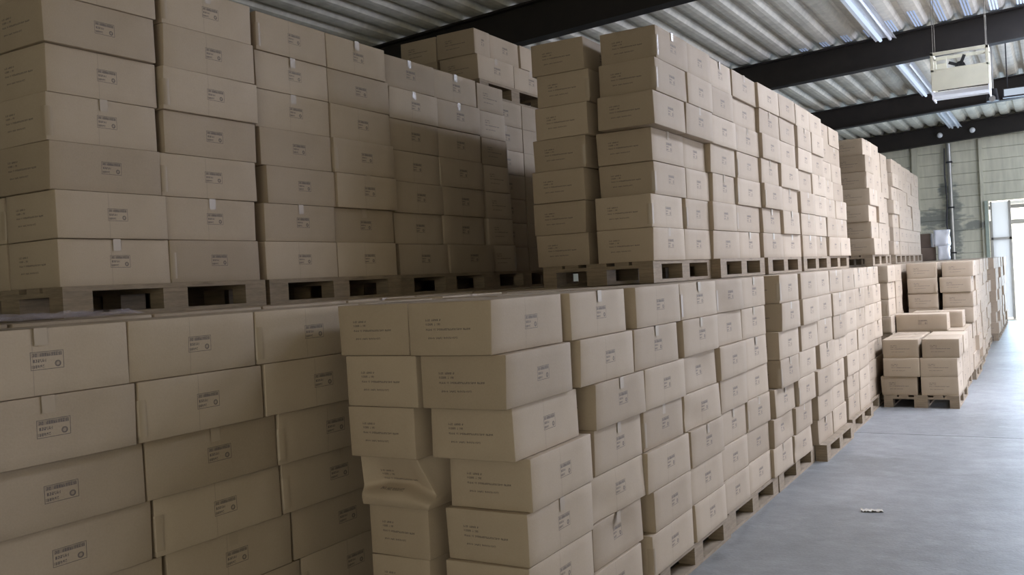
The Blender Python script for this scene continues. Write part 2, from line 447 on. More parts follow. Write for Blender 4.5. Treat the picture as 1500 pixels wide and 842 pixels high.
def carton_mesh(name, seed, bulge=0.004, warp=0.004, crush=None):
    rr = random.Random(seed)
    bm = bmesh.new()
    bmesh.ops.create_cube(bm, size=1.0)
    for v in bm.verts: v.co = Vector((v.co.x * W0, v.co.y * L0, v.co.z * H0))
    bmesh.ops.bevel(bm, geom=list(bm.edges), offset=0.0035, segments=2, profile=0.5, affect='EDGES')
    long_e = [e for e in bm.edges if e.calc_length() > 0.1]
    bmesh.ops.subdivide_edges(bm, edges=long_e, cuts=5, use_grid_fill=True)
    uvl = bm.loops.layers.uv.new('UVMap')
    for f in bm.faces:
        n = f.normal; ax = max(range(3), key=lambda i: abs(n[i]))
        f.smooth = True
        f.material_index = 0
        for l in f.loops:
            c = l.vert.co
            if ax == 0:
                l[uvl].uv = ((c.y if n.x > 0 else -c.y), c.z)
            elif ax == 1:
                l[uvl].uv = ((c.x if n.y < 0 else -c.x), c.z)
            else: l[uvl].uv = (c.x + 5, c.y + 5)
        if abs(n[ax]) > 0.95:
            if ax == 0: f.material_index = 1
            elif ax == 1: f.material_index = 2
    cw = {(a, b, c): Vector([rr.uniform(-warp, warp), rr.uniform(-warp, warp), rr.uniform(-warp * 0.25, 0)]) for a in (0, 1) for b in (0, 1) for c in (0, 1)}
    bl = [rr.uniform(-0.2, 1) * bulge for _ in range(6)]
    for v in bm.verts:
        x, y, z = v.co.x / W0 + .5, v.co.y / L0 + .5, v.co.z / H0 + .5
        d = Vector()
        for (a, b, c), q in cw.items():
            d += q * ((x if a else 1 - x) * (y if b else 1 - y) * (z if c else 1 - z))
        sx, sy, sz = (math.sin(math.pi * min(1, max(0, t))) for t in (x, y, z))
        if x > .97: d.x += bl[0] * sy * sz
        if x < .03: d.x -= bl[1] * sy * sz
        if y > .97: d.y += bl[2] * sx * sz
        if y < .03: d.y -= bl[3] * sx * sz
        if z > .97: d.z -= abs(bl[4]) * 0.5 * sx * sy
        v.co += d
    if crush: crush(bm)
    me = bpy.data.meshes.new(name); bm.to_mesh(me); bm.free()
    for m in MAT_CARTON: me.materials.append(m)
    return me
# the box origin is the middle of its bottom
def to_base(me):
    me.transform(Matrix.Translation((0, 0, H0 / 2))); return me
CARTONS = [to_base(carton_mesh('carton', s)) for s in range(8)]
def dent(bm, cy, cz, depth, rad):
    for v in bm.verts:
        if v.co.x > W0 * 0.45:
            r = math.hypot((v.co.y - cy) / rad, (v.co.z - cz) / (rad * 0.6))
            if r < 1: v.co.x -= depth * (1 - r * r) ** 2
DENTED = [to_base(carton_mesh('dented_carton', 31, 0.004, 0.004, lambda bm: dent(bm, 0.03, 0.02, 0.020, 0.22))),
          to_base(carton_mesh('dented_carton', 32, 0.004, 0.005, lambda bm: dent(bm, -0.18, -0.05, 0.018, 0.2)))]
def crush_end(bm):
    bmesh.ops.subdivide_edges(bm, edges=[e for e in bm.edges if all(v.co.y < -0.15 for v in e.verts) and e.calc_length() > 0.02], cuts=2, use_grid_fill=True)
    for v in bm.verts:
        t = min(1, max(0, (-v.co.y - 0.10) / 0.198)); t = t * t * (3 - 2 * t)   # more towards the camera end
        zz = v.co.z / H0 + .5; xx = v.co.x / W0 + .5
        crease = 0.36 + 0.07 * math.sin(math.pi * xx) - 0.16 * max(0, xx - 0.7) / 0.3     # line where the panel folds
        if zz > crease: fold = (1 - zz) / (1 - crease)
        else: fold = max(0.0, (zz - crease + 0.14) / 0.14)
        mid = min(1.0, xx / 0.22) * (1.0 if xx < 0.8 else 0.85)
        v.co.y += t * 0.075 * fold * (0.18 + 0.82 * mid)
        lip = math.exp(-((zz - 0.15) / 0.12) ** 2)
        v.co.y -= t * 0.016 * lip * (0.4 + 0.6 * mid)
        if xx > 0.55:                     # right side wall pushed in above the crease
            q = max(0.0, (zz - 0.20) / 0.80)
            v.co.x -= t * 0.060 * (xx - 0.55) / 0.45 * q ** 0.8
            v.co.x += t * 0.012 * (xx - 0.55) / 0.45 * lip
CRUSHED = to_base(carton_mesh('crushed_carton', 40, 0.002, 0.004, crush_end))

def tape_mesh():
    mb = MB(); w = 0.021; x = W0 / 2 + 0.0048; z = H0 + 0.0008; tail = 0.055
    mb.v += [(-x, -w, z - tail), (-x, w, z - tail), (-x, w, z), (-x, -w, z), (x, -w, z), (x, w, z), (x, -w, z - tail), (x, w, z - tail)]
    mb.f += [(3, 2, 1, 0), (3, 4, 5, 2), (4, 6, 7, 5)]
    return mb.mesh('packing_tape')
TAPE = tape_mesh(); TAPE.materials.append(MAT_TAPE)
def corner_tape_mesh():
    mb = MB(); x = W0 / 2 + 0.0044; y = L0 / 2 + 0.0040
    for (sy, z0, z1) in ((-1, 0.02, 0.15),):
        mb.v += [(x, sy * y + 0.034, z0), (x, sy * y + 0.034, z1), (x, sy * y + 0.006, z1), (x, sy * y + 0.006, z0), (x - 0.006, sy * y, z1), (x - 0.006, sy * y, z0), (x - 0.034, sy * y, z1), (x - 0.034, sy * y, z0)]
        mb.f += [(0, 1, 2, 3), (3, 2, 4, 5), (5, 4, 6, 7)]
    me = mb.mesh('corner_tape')
    for p in me.polygons: p.use_smooth = True
    return me
CORNER = corner_tape_mesh(); CORNER.materials.append(MAT_TAPE)

STUFF = []            # placements of the cartons that go in the one remaining-cartons object
ORD = ['zeroth', 'first', 'second', 'third', 'fourth', 'fifth', 'sixth', 'seventh', 'eighth', 'ninth']
N_THINGS = [0]
def carton(x_face, y0, y1, z, depth=0, yaw=0.0, label=None, group=None, mesh=None, turned=False, key=None, taped=True, w=None):
    """x_face: plane of the stamped side; y0..y1 its extent along the row"""
    length = y1 - y0
    if turned: cx, cy = x_face - L0 / 2, (y0 + y1) / 2
    else: cx, cy = x_face - W0 / 2 - depth, (y0 + y1) / 2
    sy = length / L0 if not turned else 1.0
    sx = 1.0 if w is None else w / W0
    rz = yaw + (math.pi / 2 if turned else 0)
    mat = Matrix.Translation((cx, cy, z)) @ Matrix.Rotation(rz, 4, 'Z') @ Matrix.Diagonal((sx, sy, 1, 1))
    if label is None or key in REST:
        STUFF.append(mat); return None
    o = bpy.data.objects.new('carton', mesh or CARTONS[R.randrange(len(CARTONS))])
    o.location = (cx, cy, z); o.rotation_euler = (0, 0, rz); o.scale = (sx, sy, 1)
    COL.objects.link(o)
    tag(o, label, 'box', group)
    N_THINGS[0] += 1
    if taped and mesh is not CRUSHED:
        if R.random() < 0.42:
            t = bpy.data.objects.new('packing_tape', TAPE); COL.objects.link(t); t.parent = o
        if R.random() < 0.22:
            t = bpy.data.objects.new('corner_tape', CORNER); COL.objects.link(t); t.parent = o
    return o

REST = set('''A_1_0_1 ; A_1_1_1 ; A_2_0_1 ; A_2_1_1 ; B1_1_0 ; B1_1_1 ; B1_1_2 ; B1_2_0 ; B2_7_2 ; B3_7_0 ; F0_1_1 ; F0_2_0 ; F0_2_1 ; F0_3_0 ; F0_3_1 ; F0_4_1 ; F0_5_1 ; F0_6_1 ; F0_7_1 ; F1_1_0 ; F1_1_1 ; F1_2_0 ; F1_2_1 ; F1_3_0 ; F1_3_1 ; F1_4_0 ; F1_4_1 ; F1_5_0 ; F1_5_1 ; F1_6_0 ; F1_6_1 ; F1_7_0 ; F1_7_1 ; Fr0_1_0 ; Fr0_2_0 ; Fr0_3_0 ; Fr0_4_0 ; M_1_0_0 ; M_1_0_1 ; M_1_1_0 ; M_1_1_1 ; M_2_0_0 ; M_2_0_1 ; M_2_1_0 ; M_2_1_1 ; M_3_0_0 ; M_3_0_1 ; M_3_1_0 ; M_3_1_1 ; S1a1 ; S1b1 ; S7_1_1 ; S7_2_0 ; S8_1_0 ; S8_1_1 ; S8_2_0 ; S8_2_1 ; S8_3_0 ; S8_3_1 ; S8_4_1 ; S8_5_1 ; S8_6_1 ; S8_7_1 ; T41 ; U5_6_0 ; U5_7_0 ; U6_1_1 ; U6_2_1 ; U6_3_1 ; U6_4_1 ; U6_5_1 ; U6_6_1 ; U6_7_1 ; U7_1_0 ; U7_1_1 ; U7_2_0 ; U7_2_1 ; U7_3_0 ; U7_3_1 ; U7_4_0 ; U7_4_1 ; U7_5_0 ; U7_5_1 ; U7_6_0 ; U7_6_1 ; U7_7_0 ; U7_7_1 ; U8_1_1 ; U8_2_0 ; U8_2_1 ; U8_3_1 ; U8_4_1 ; U8_5_1 ; U8_6_1 ; U8_7_1 ; U9_1_0 ; U9_1_1 ; U9_2_0 ; U9_2_1 ; U9_3_0 ; U9_3_1 ; U9_4_0 ; U9_4_1 ; U9_5_0 ; U9_5_1 ; U9_6_0 ; U9_6_1 ; U9_7_0 ; U9_7_1 ; Vr_3 ; Vr_4 ; Vr_5 ; Vr_6 ; Vr_7'''.split(' ; '))   # the ones that show smallest

# ------------------------------------------------------------------ pallets
def pallet_parts():
    d = MB()      # deck: five lengthwise boards on three cross boards; origin at the middle, bottom z = 0; length along y
    for x0, wd in ((-0.4, 0.145), (-0.2325, 0.1), (-0.0725, 0.145), (0.1325, 0.1), (0.255, 0.145)):
        d.box(x0, -0.6, 0.122, x0 + wd, 0.6, 0.144)
    for y0 in (-0.6, -0.0725, 0.455): d.box(-0.4, y0, 0.100, 0.4, y0 + 0.145, 0.1215)
    b = MB(); b.box(-0.05, -0.0725, 0.022, 0.05, 0.0725, 0.0995)
    bc = MB(); bc.box(-0.0725, -0.0725, 0.022, 0.0725, 0.0725, 0.0995)
    s = MB(); s.box(-0.05, -0.6, 0, 0.05, 0.6, 0.0215)
    sc = MB(); sc.box(-0.0725, -0.6, 0, 0.0725, 0.6, 0.0215)
    r = [q.mesh(n) for q, n in ((d, 'deck'), (b, 'block'), (bc, 'block'), (s, 'skid_board'), (sc, 'skid_board'))]
    for m in r: m.materials.append(MAT_WOOD)
    a = MB(); a.v = list(d.v); a.f = list(d.f)
    for x in (-0.35, 0, 0.35):
        w2 = 0.0725 if x == 0 else 0.05
        for y in (-0.5275, 0, 0.5275): a.box(x - w2, y - 0.0725, 0.022, x + w2, y + 0.0725, 0.0995)
        a.box(x - w2, -0.6, 0, x + w2, 0.6, 0.0215)
    whole = a.mesh('pallet'); whole.materials.append(MAT_WOOD)
    return r, whole
(PD, PB, PBC, PS, PSC), PWHOLE = pallet_parts()
PSTUFF = []
def pallet(x_face, y0, z, label, group=None, detailed=True, yaw=0.0):
    cx, cy = x_face - 0.4, y0 + 0.6
    if label is None:
        PSTUFF.append((cx, cy, z)); return None
    if not detailed:
        o = bpy.data.objects.new('pallet', PWHOLE); COL.objects.link(o)
        o.location = (cx, cy, z); o.rotation_euler = (0, 0, yaw)
    else:
        o = empty('pallet', (cx, cy, z), yaw)
        def ch(me, nm, x, y):
            c = bpy.data.objects.new(nm, me); COL.objects.link(c); c.parent = o; c.location = (x, y, 0)
        ch(PD, 'deck', 0, 0)
        for x in (-0.35, 0, 0.35):
            for y in (-0.5275, 0, 0.5275): ch(PBC if x == 0 else PB, 'block', x, y)
            ch(PSC if x == 0 else PS, 'skid_board', x, 0)
    tag(o, label, 'pallet', group)
    return o

MEASURED={
'B': {7: [(1.411, 2.032), (2.041, 2.621), (2.632, 3.269)], 6: [(1.418, 2.053), (2.063, 2.653), (2.666, 3.314)], 5: [(1.441, 2.095), (2.103, 2.732), (2.746, 3.408)], 4: [(1.464, 2.13), (2.15, 2.765), (2.782, 3.448)], 3: [(1.511, 2.177), (2.207, 2.828), (2.847, 3.513)], 2: [(1.545, 2.211), (2.24, 2.869), (2.887, 3.553)], 1: [(1.58, 2.246), (2.285, 2.911), (2.932, 3.598)]},
'S12': {7: [(3.635, 4.245), (4.372, 4.997), (5.025, 5.691)], 6: [(3.683, 4.295), (4.314, 4.935), (5.036, 5.656)], 5: [(3.8, 4.405), (4.413, 5.011), (5.027, 5.621)], 4: [(3.803, 4.38), (4.402, 4.979), (5.017, 5.634)], 3: [(3.762, 4.378), (4.387, 5.026), (5.049, 5.646)], 2: [(3.757, 4.335), (4.45, 5.012), (5.02, 5.604)], 1: [(3.702, 4.278), (4.387, 5.013), (5.054, 5.63)]},
'S3': {7: [(5.697, 6.273), (6.281, 6.857)], 6: [(5.676, 6.252), (6.26, 6.836)], 5: [(5.683, 6.25), (6.258, 6.834)], 4: [(5.703, 6.27), (6.278, 6.854)], 3: [(5.675, 6.251), (6.259, 6.835)], 2: [(5.64, 6.216), (6.224, 6.8)], 1: [(5.632, 6.208), (6.216, 6.792)]},
'S4': {7: [(7.008, 7.581), (7.707, 8.276)], 6: [(7.012, 7.588), (7.684, 8.299)], 5: [(6.979, 7.555), (7.685, 8.284)], 4: [(6.979, 7.543), (7.593, 8.201)], 3: [(6.887, 7.486), (7.526, 8.102)], 2: [(6.825, 7.417), (7.425, 8.001)], 1: [(6.735, 7.327), (7.377, 7.953)]},
'U1': {14: [(5.537, 6.113), (6.121, 6.697)], 13: [(5.482, 6.058), (6.066, 6.642)], 12: [(5.435, 6.011), (6.019, 6.595)], 11: [(5.537, 6.113), (6.121, 6.63)], 10: [(5.565, 6.141), (6.149, 6.725)], 9: [(5.475, 6.051), (6.103, 6.679)], 8: [(5.469, 6.045), (6.053, 6.629)]},
'U2': {14: [(6.5, 7.166), (7.195, 7.861)], 13: [(6.497, 7.163), (7.216, 7.882)], 12: [(6.551, 7.216), (7.225, 7.891)], 11: [(6.547, 7.213), (7.247, 7.873)], 10: [(6.534, 7.2), (7.209, 7.873)], 9: [(6.52, 7.167), (7.186, 7.852)], 8: [(6.59, 7.238), (7.246, 7.827)]},
'U3': {14: [(7.857, 8.523), (8.531, 9.107)], 13: [(7.867, 8.533), (8.541, 9.117)], 12: [(7.832, 8.498), (8.506, 9.082)], 11: [(7.782, 8.448), (8.47, 9.136)], 10: [(7.805, 8.471), (8.499, 9.132)], 9: [(7.807, 8.473), (8.481, 9.086)], 8: [(7.839, 8.505), (8.52, 9.18)]},
'V1': {14: [(2.43, 3.006), (3.059, 3.642)], 13: [(2.42, 2.996), (3.055, 3.646)], 12: [(2.431, 3.002), (3.03, 3.655)], 11: [(2.421, 2.995), (3.04, 3.644)], 10: [(2.42, 2.997), (3.005, 3.623)], 9: [(2.434, 3.01), (3.018, 3.607)], 8: [(2.445, 3.024), (3.032, 3.609)]},
'V2': {14: [(3.71, 4.289), (4.297, 4.877)], 13: [(3.701, 4.293), (4.301, 4.905)], 12: [(3.696, 4.292), (4.3, 4.897)], 11: [(3.705, 4.282), (4.29, 4.886)], 10: [(3.734, 4.296), (4.304, 4.896)], 9: [(3.699, 4.272), (4.28, 4.877)], 8: [(3.683, 4.27), (4.278, 4.858)]},
'V3': {14: [(4.932, 5.508), (5.516, 6.092)], 13: [(4.96, 5.536), (5.544, 6.12)], 12: [(4.957, 5.533), (5.541, 6.117)], 11: [(4.958, 5.534), (5.542, 6.118)], 10: [(4.975, 5.551), (5.559, 6.124)], 9: [(4.972, 5.548), (5.556, 6.123)], 8: [(5.001, 5.595), (5.611, 6.224)]},
}


for n in range(8, 15):
    a, b = MEASURED['U1'][n], MEASURED['U2'][n]
    e = min(a[1][1], max(6.60, a[1][0] + 0.49)); MEASURED['U1'][n] = [a[0], (a[1][0], e)]
    b0 = (max(b[0][0], e + 0.004), b[0][1]); MEASURED['U2'][n] = [b0, b[1]]
    c = MEASURED['U3'][n]; MEASURED['U3'][n] = [(max(c[0][0], b[1][1] + 0.004), c[0][1]), c[1]]
for n in range(1, 8):
    a, b = MEASURED['S3'][n], MEASURED['S4'][n]
    MEASURED['S4'][n] = [(max(b[0][0], a[1][1] + 0.004), max(b[0][1], a[1][1] + 0.56)), (max(b[1][0], a[1][1] + 0.565), b[1][1])]
def lay(n, nl=7): # "topmost", "second from top" ...
    k = nl - n + 1
    if k == 1: return 'top carton'
    if n == 1: return 'bottom carton'
    return '%s carton from top' % ORD[k]
def z_of(n, base=0.0): return base + PAL_H + (n - 1) * LAYER

# ---- lower aisle row, first load: its camera end shows two columns of printed ends
G_LOW = 'cartons of the lower aisle row'
first = {7: (-1.877, 2.98, .009, -2.65), 6: (-1.848, 3.003, .034, -2.62), 5: (-1.862, 3.067, .027, -2.61), 4: (-1.837, 3.141, .034, -2.59),
         3: (-1.844, 3.119, .008, -2.555), 2: (-1.846, 3.105, .012, -2.545), 1: (-1.84, 3.09, .0, -2.54)}
for n, (x, y, a, xl) in first.items():
    c = carton(x, y, y + L0, z_of(n), yaw=a, label='%s of the printed-end right column at the corner of lower aisle row' % lay(n), group=G_LOW, key='S1a%d' % n)
    w = min(W0, (x - 0.395) - xl - 0.004)
    y1 = 3.0 if n > 4 else 3.06
    if n == 4:
        carton(x - 0.395 - 0.012, y1 - 0.02, y1 - 0.02 + L0, z_of(n), yaw=0.0, label='crushed brown carton folded inward, in left column at corner of lower aisle row',
               group=G_LOW, mesh=CRUSHED, key='S1b%d' % n, w=w)
    else:
        carton(xl + w, y1, y1 + L0, z_of(n), yaw=R.uniform(-.012, .012), label='%s of the printed-end left column at the corner of lower aisle row' % lay(n), group=G_LOW, key='S1b%d' % n, w=w)
def put(row, load, cols, X, base, z_layers, names, group, nl=7, mesh_for=None, start=0, dx=0.015):
    """cols: {layer: [(y0,y1),...]}"""
    for n, iv in cols.items():
        for c, (a, b) in enumerate(iv):
            xx = (X(n) if callable(X) else X) + R.uniform(-dx, dx)
            mesh = mesh_for.get((n, c)) if mesh_for else None
            nn = n if n <= 7 else n - 7
            carton(xx, a, b, z_of(nn, base), yaw=R.uniform(-.011, .011), label=names(nn, c), group=group, mesh=mesh, key='%s%s_%d_%d' % (row, load, nn, c))
COLW = ['near', 'far']
def lower_names(load_for_col):
    def f(n, c):
        ld, cw = load_for_col[c]
        return '%s, %s column, %s load of the lower aisle row' % (lay(n), cw, ORD[ld])
    return f
put('S', '12', MEASURED['S12'], -1.86, 0, None, lower_names([(1, 'far'), (2, 'near'), (2, 'far')]), G_LOW,
    mesh_for={(5, 2): DENTED[0], (3, 0): DENTED[1], (2, 0): DENTED[0], (4, 2): DENTED[1]})
put('S', '3', MEASURED['S3'], -1.87, 0, None, lower_names([(3, 'near'), (3, 'far')]), G_LOW, mesh_for={(7, 0): DENTED[1]})
put('S', '4', MEASURED['S4'], lambda n: -1.80 - 0.008 * (7 - n), 0, None, lower_names([(4, 'near'), (4, 'far')]), G_LOW, mesh_for={(2, 0): DENTED[0], (1, 1): DENTED[1]})
def regular(y0, nl, jit=0.012, gap=0.008, base=0, ncol=2):
    d = {}
    for n in range(nl, 0, -1):
        s = y0 + R.uniform(0, jit * 2); iv = []
        for c in range(ncol):
            L = L0 + R.uniform(-0.012, 0.004)
            iv.append((s, s + L)); s += L + gap * R.random() + (0.03 if R.random() < 0.2 else 0.002)
        d[n] = iv
    return d
s5 = regular(8.31, 7)
for n in (1, 2, 3): s5[n] = [(a - 0.18, b - 0.18) for a, b in s5[n]]
put('S', '5', s5, -1.81, 0, None, lower_names([(5, 'near'), (5, 'far')]), G_LOW)
low_y = {6: 9.56, 7: 10.82, 8: 12.42, 9: 13.68, 10: 14.95, 11: 16.2, 12: 17.45, 13: 18.7, 14: 19.95, 15: 21.2, 16: 22.45}
for k, y in low_y.items():
    X = {6: -1.83, 7: -1.86, 8: -1.82, 9: -1.92, 10: -1.92}.get(k, -2.04)
    if k <= 8: nm = lower_names([(k, 'near'), (k, 'far')])
    else: nm = lambda n, c: None
    put('S', str(k), regular(y, 7), X, 0, None, nm, G_LOW)
pallet(-1.88, 3.08, 0, None)
low_pal = {2: (-1.855, 4.50), 3: (-1.87, 5.735), 4: (-1.865, 6.955), 5: (-1.76, 8.17)}
for k, (x, y) in low_pal.items():
    pallet(x, y, 0, 'wooden pallet on the floor under the %s load of the lower aisle row' % ORD[k], 'pallets of the lower aisle row', yaw=R.uniform(-.004, .004))
for k, y in low_y.items():
    if k <= 7: pallet(-1.80 if k in (6, 8) else -1.84, y - 0.005, 0, 'wooden pallet on the floor under the %s load of the lower aisle row' % ORD[k], 'pallets of the lower aisle row', k < 8)
    else: pallet(-1.94 if k < 11 else -2.04, y - 0.005, 0, None)
# inner column of the loads, behind the stamped faces
for k, y, x in [(1, 3.72, -1.86), (2, 4.40, -1.86), (3, 5.68, -1.87), (4, 7.0, -1.84), (5, 8.31, -1.81)] + [(k, y, -1.86 if k < 9 else (-1.93 if k < 11 else -2.05)) for k, y in low_y.items()]:
    for n in range(1, 8):
        for c in ((0,) if k == 1 else (0, 1)):
            a = y + c * 0.605
            carton(x - 0.40 - (0.03 if k == 1 else 0), a, a + L0, z_of(n))

# ---- lower left row
G_LEFT = 'cartons of the lower left row'
xl = {7: -2.77, 6: -2.775, 5: -2.80, 4: -2.82, 3: -2.84, 2: -2.845, 1: -2.85}
lc = ['left column at the photo edge', 'middle column', 'right column beside the dark gap']
put('B', '1', MEASURED['B'], lambda n: xl[n], 0, None, lambda n, c: '%s, %s, lower left row' % (lay(n), lc[c]), G_LEFT, dx=0.006)
yy = {n: MEASURED['B'][n][2][1] for n in range(1, 8)}
for n in range(1, 8):
    s = yy[n] + 0.05
    for c in range(6):
        nm = None
        if n == 7 and c < 3: nm = 'top carton, %s behind the corner of the aisle row, lower left row' % ['first', 'second', 'third'][c]
        carton((-2.77 if n == 7 else xl[n]) + (0.02 if c > 1 else 0), s, s + L0, z_of(n) + (0.006 * (c % 2) if n == 7 else 0), label=nm, group=G_LEFT, key='B2_%d_%d' % (n, c))
        s += L0 + 0.03
    for c in range(10):      # inner column, whose tops show between the rows
        a = 1.30 + c * 0.612
        nm = None
        if n == 7 and c < 5: nm = 'top carton, inner side, %s from the left, lower left row under the upper pallets' % ORD[c + 1]
        carton(-3.245, a, a + L0, z_of(n) + (0.010 if n == 7 else 0), label=nm, group=G_LEFT, key='B3_%d_%d' % (n, c))
for k in range(5):
    pallet(-2.83, 1.40 + k * 1.235, 0, None)

# ---- back row, which carries the upper left row
for k in range(5):
    y = 2.40 + 1.24 * k
    pallet(-3.72 - 0.02, y, 0, None)
    for n in range(1, 8):
        for c in (0, 1):
            for d in (0, 0.40):
                carton(-3.76 - d, y + c * 0.60, y + c * 0.60 + L0, z_of(n))
BASE2 = PAL_H + 7 * LAYER + 0.002
for k in range(5):           # inner depth of the back row, both levels
    y = 2.40 + 1.24 * k
    dx_ = -4.70 if k < 3 else -4.94
    for base in (0, BASE2):
        pallet(dx_, y, base, None)
        for n in range(1, 8):
            for c in (0, 1): carton(dx_, y + c * 0.60, y + c * 0.60 + L0, z_of(n, base))
for k in range(3):
    for n in range(1, 8):
        for c in (0, 1):
            if k == 0 and c == 0: continue
            yb = [2.45, 3.72, 4.99][k] + c * 0.60
            carton(-4.19 - (0.03 if k > 1 else 0), yb, yb + L0, z_of(n, BASE2))
G_UL = 'cartons of the upper left row'
def ul_names(ld):
    return lambda n, c: '%s, %s column, %s load of the upper left row' % (lay(n), COLW[c], ORD[ld])
put('V', '1', MEASURED['V1'], -3.75, BASE2, None, ul_names(1), G_UL)
put('V', '2', MEASURED['V2'], -3.78, BASE2, None, ul_names(2), G_UL)
put('V', '3', MEASURED['V3'], -3.85, BASE2, None, ul_names(3), G_UL)
for n in range(1, 8):
    y0 = MEASURED['V1'][n + 7][0][0]
    carton(-3.75 - 0.405 + R.uniform(-.01, .01), y0 + R.uniform(0, .02), y0 + L0, z_of(n, BASE2), label='%s, printed end at the left photo edge, upper left row' % lay(n), group=G_UL, key='Vr_%d' % n)
    carton(-3.88, 6.235 - 0.014 * (n - 1), 6.235 - 0.014 * (n - 1) + W0, z_of(n, BASE2), turned=True, label='%s of the turned narrow column after third load, upper left row' % lay(n), group=G_UL, key='V4_%d' % n)
    for c in (0, 1):
        carton(-4.115, 6.66 + c * .61, 6.66 + c * .61 + L0, z_of(n, BASE2), label='%s, %s column, shaded fifth load of the upper left row' % (lay(n), COLW[c]) if c == 0 else None, group=G_UL, key='V5_%d_%d' % (n, c))
        carton(-4.515, 6.66 + c * .61, 6.66 + c * .61 + L0, z_of(n, BASE2))
for k, (x, y) in enumerate([(-3.74, 2.44), (-3.77, 3.70), (-3.84, 4.99), (-3.89, 6.22)]):
    pallet(x, y, BASE2, 'wooden pallet under the %s load of the upper left row' % ORD[k + 1], 'pallets of the upper left row')
pallet(-4.115, 7.46, BASE2, 'wooden pallet under the shaded end of the upper left row', None, False)

# ---- pallet on the third level, under the roof beam
BASE3 = BASE2 + PAL_H + 7 * LAYER + 0.002
pallet(-4.13, 6.60, BASE3, 'wooden pallet on the third level, just under the big roof beam')
G_3 = 'cartons on the third level pallet'
def third(n, x, a, b, lab, d=0, w=None): carton(x, a, b, z_of(n, BASE3), label=lab, group=G_3, key='T_%s' % lab[:20], w=w)
third(1, -4.14, 6.60, 7.20, 'lower near carton on the third level pallet under the beam')
third(1, -4.15, 7.23, 7.83, 'lower far carton on the third level pallet under the beam')
carton(-4.15, 6.58, 6.58 + 0.25, z_of(2, BASE3), label='upper near narrow carton on the third level pallet under the beam', group=G_3, key='T3')
third(2, -4.16, 6.84, 7.34, 'upper middle carton on the third level pallet under the beam')
third(2, -4.15, 7.36, 7.94, 'upper far carton on the third level pallet under the beam')
for n in (1, 2):
    carton(-4.16 - 0.40, 6.60, 6.60 + L0, z_of(n, BASE3), label='%s inner carton with printed end on the third level pallet' % ('lower' if n == 1 else 'upper'), group=G_3, key='T4%d' % n)

# ---- upper aisle row
G_UP = 'cartons of the upper aisle row'
def up_names(ld):
    return lambda n, c: '%s, %s column, %s load of the upper aisle row' % (lay(n), COLW[c], ORD[ld])
put('U', '1', MEASURED['U1'], lambda n: -2.12 if n >= 12 else -2.19, BASE2, None, up_names(1), G_UP, dx=0.006)
put('U', '2', MEASURED['U2'], -2.15, BASE2, None, up_names(2), G_UP)
put('U', '3', MEASURED['U3'], -2.12, BASE2, None, up_names(3), G_UP)
inner_x = {7: -2.575, 6: -2.555, 5: -2.57, 4: -2.60, 3: -2.615, 2: -2.62, 1: -2.62}
for n in range(1, 8):
    carton(inner_x[n] - 0.035, 5.47 + R.uniform(-.02, .02), 5.47 + L0, z_of(n, BASE2), yaw=R.uniform(-.03, .03),
           label='%s of the left printed-end column, near corner of the upper aisle row' % lay(n), group=G_UP, key='U1r_%d' % n)
up_rest = {4: (9.18, -2.12), 5: (10.44, -2.20), 6: (12.42, -2.05), 7: (13.85, -2.16), 8: (15.4, -2.14), 9: (16.75, -2.18), 10: (18.1, -2.20)}
for k, (y, x) in up_rest.items():
    d = regular(y, 7)
    if k == 6: xf = lambda n, x=x: x + 0.13 * (7 - n) / 6 * 0.6
    elif k == 5: xf = lambda n, x=x: x + 0.012 * (7 - n)
    else: xf = x
    nm = up_names(k) if k <= 9 else (lambda n, c: None)
    if k in (8, 9): nm = up_names(k)
    put('U', str(k), d, xf, BASE2, None, nm, G_UP)
for n in range(1, 8):
    carton(-2.62, 6.09, 6.53, z_of(n, BASE2))
    for k, (y, x) in list(up_rest.items()) + [(2, (6.55, -2.15)), (3, (7.85, -2.12))]:
        for c in (0, 1):
            lab = None
            carton(x - 0.41, y + c * 0.605, y + c * 0.605 + L0, z_of(n, BASE2), label=lab)
for k, (y, x) in {1: (5.47, -2.20), 2: (6.62, -2.13), 3: (7.86, -2.11)}.items():
    pallet(x + 0.005, y, BASE2, 'wooden pallet under the %s load of the upper aisle row' % ORD[k], 'pallets of the upper aisle row')
for k, (y, x) in up_rest.items():
    pallet(x + (0.06 if k in (5, 6) else 0.01), y - 0.005, BASE2, 'wooden pallet under the %s load of the upper aisle row' % (ORD[k] if k < 10 else 'tenth'), 'pallets of the upper aisle row', k <= 5)

# ---- small pallet load standing out in the aisle
G_A = 'cartons on the small aisle pallet'
pallet(-0.985, 11.40, 0, 'wooden pallet on the floor under the low three-layer load in the aisle')
aisle = {3: (-0.965, -1.385), 2: (-0.985, -1.38), 1: (-0.985, -1.42)}
for n, (xr, xl2) in aisle.items():
    lw = {3: 'top', 2: 'middle', 1: 'bottom'}[n]
    for r, x in ((0, xr), (1, xl2)):
        for c in (0, 1):
            a = 11.40 + R.uniform(0, .03) + c * 0.62
            carton(x, a, a + L0 - 0.01, z_of(n), yaw=R.uniform(-.012, .012),
                   label='%s layer carton, %s %s, on the small pallet load in the aisle' % (lw, ['front', 'back'][c], ['right', 'left'][r]), group=G_A, key='A_%d_%d_%d' % (n, r, c))
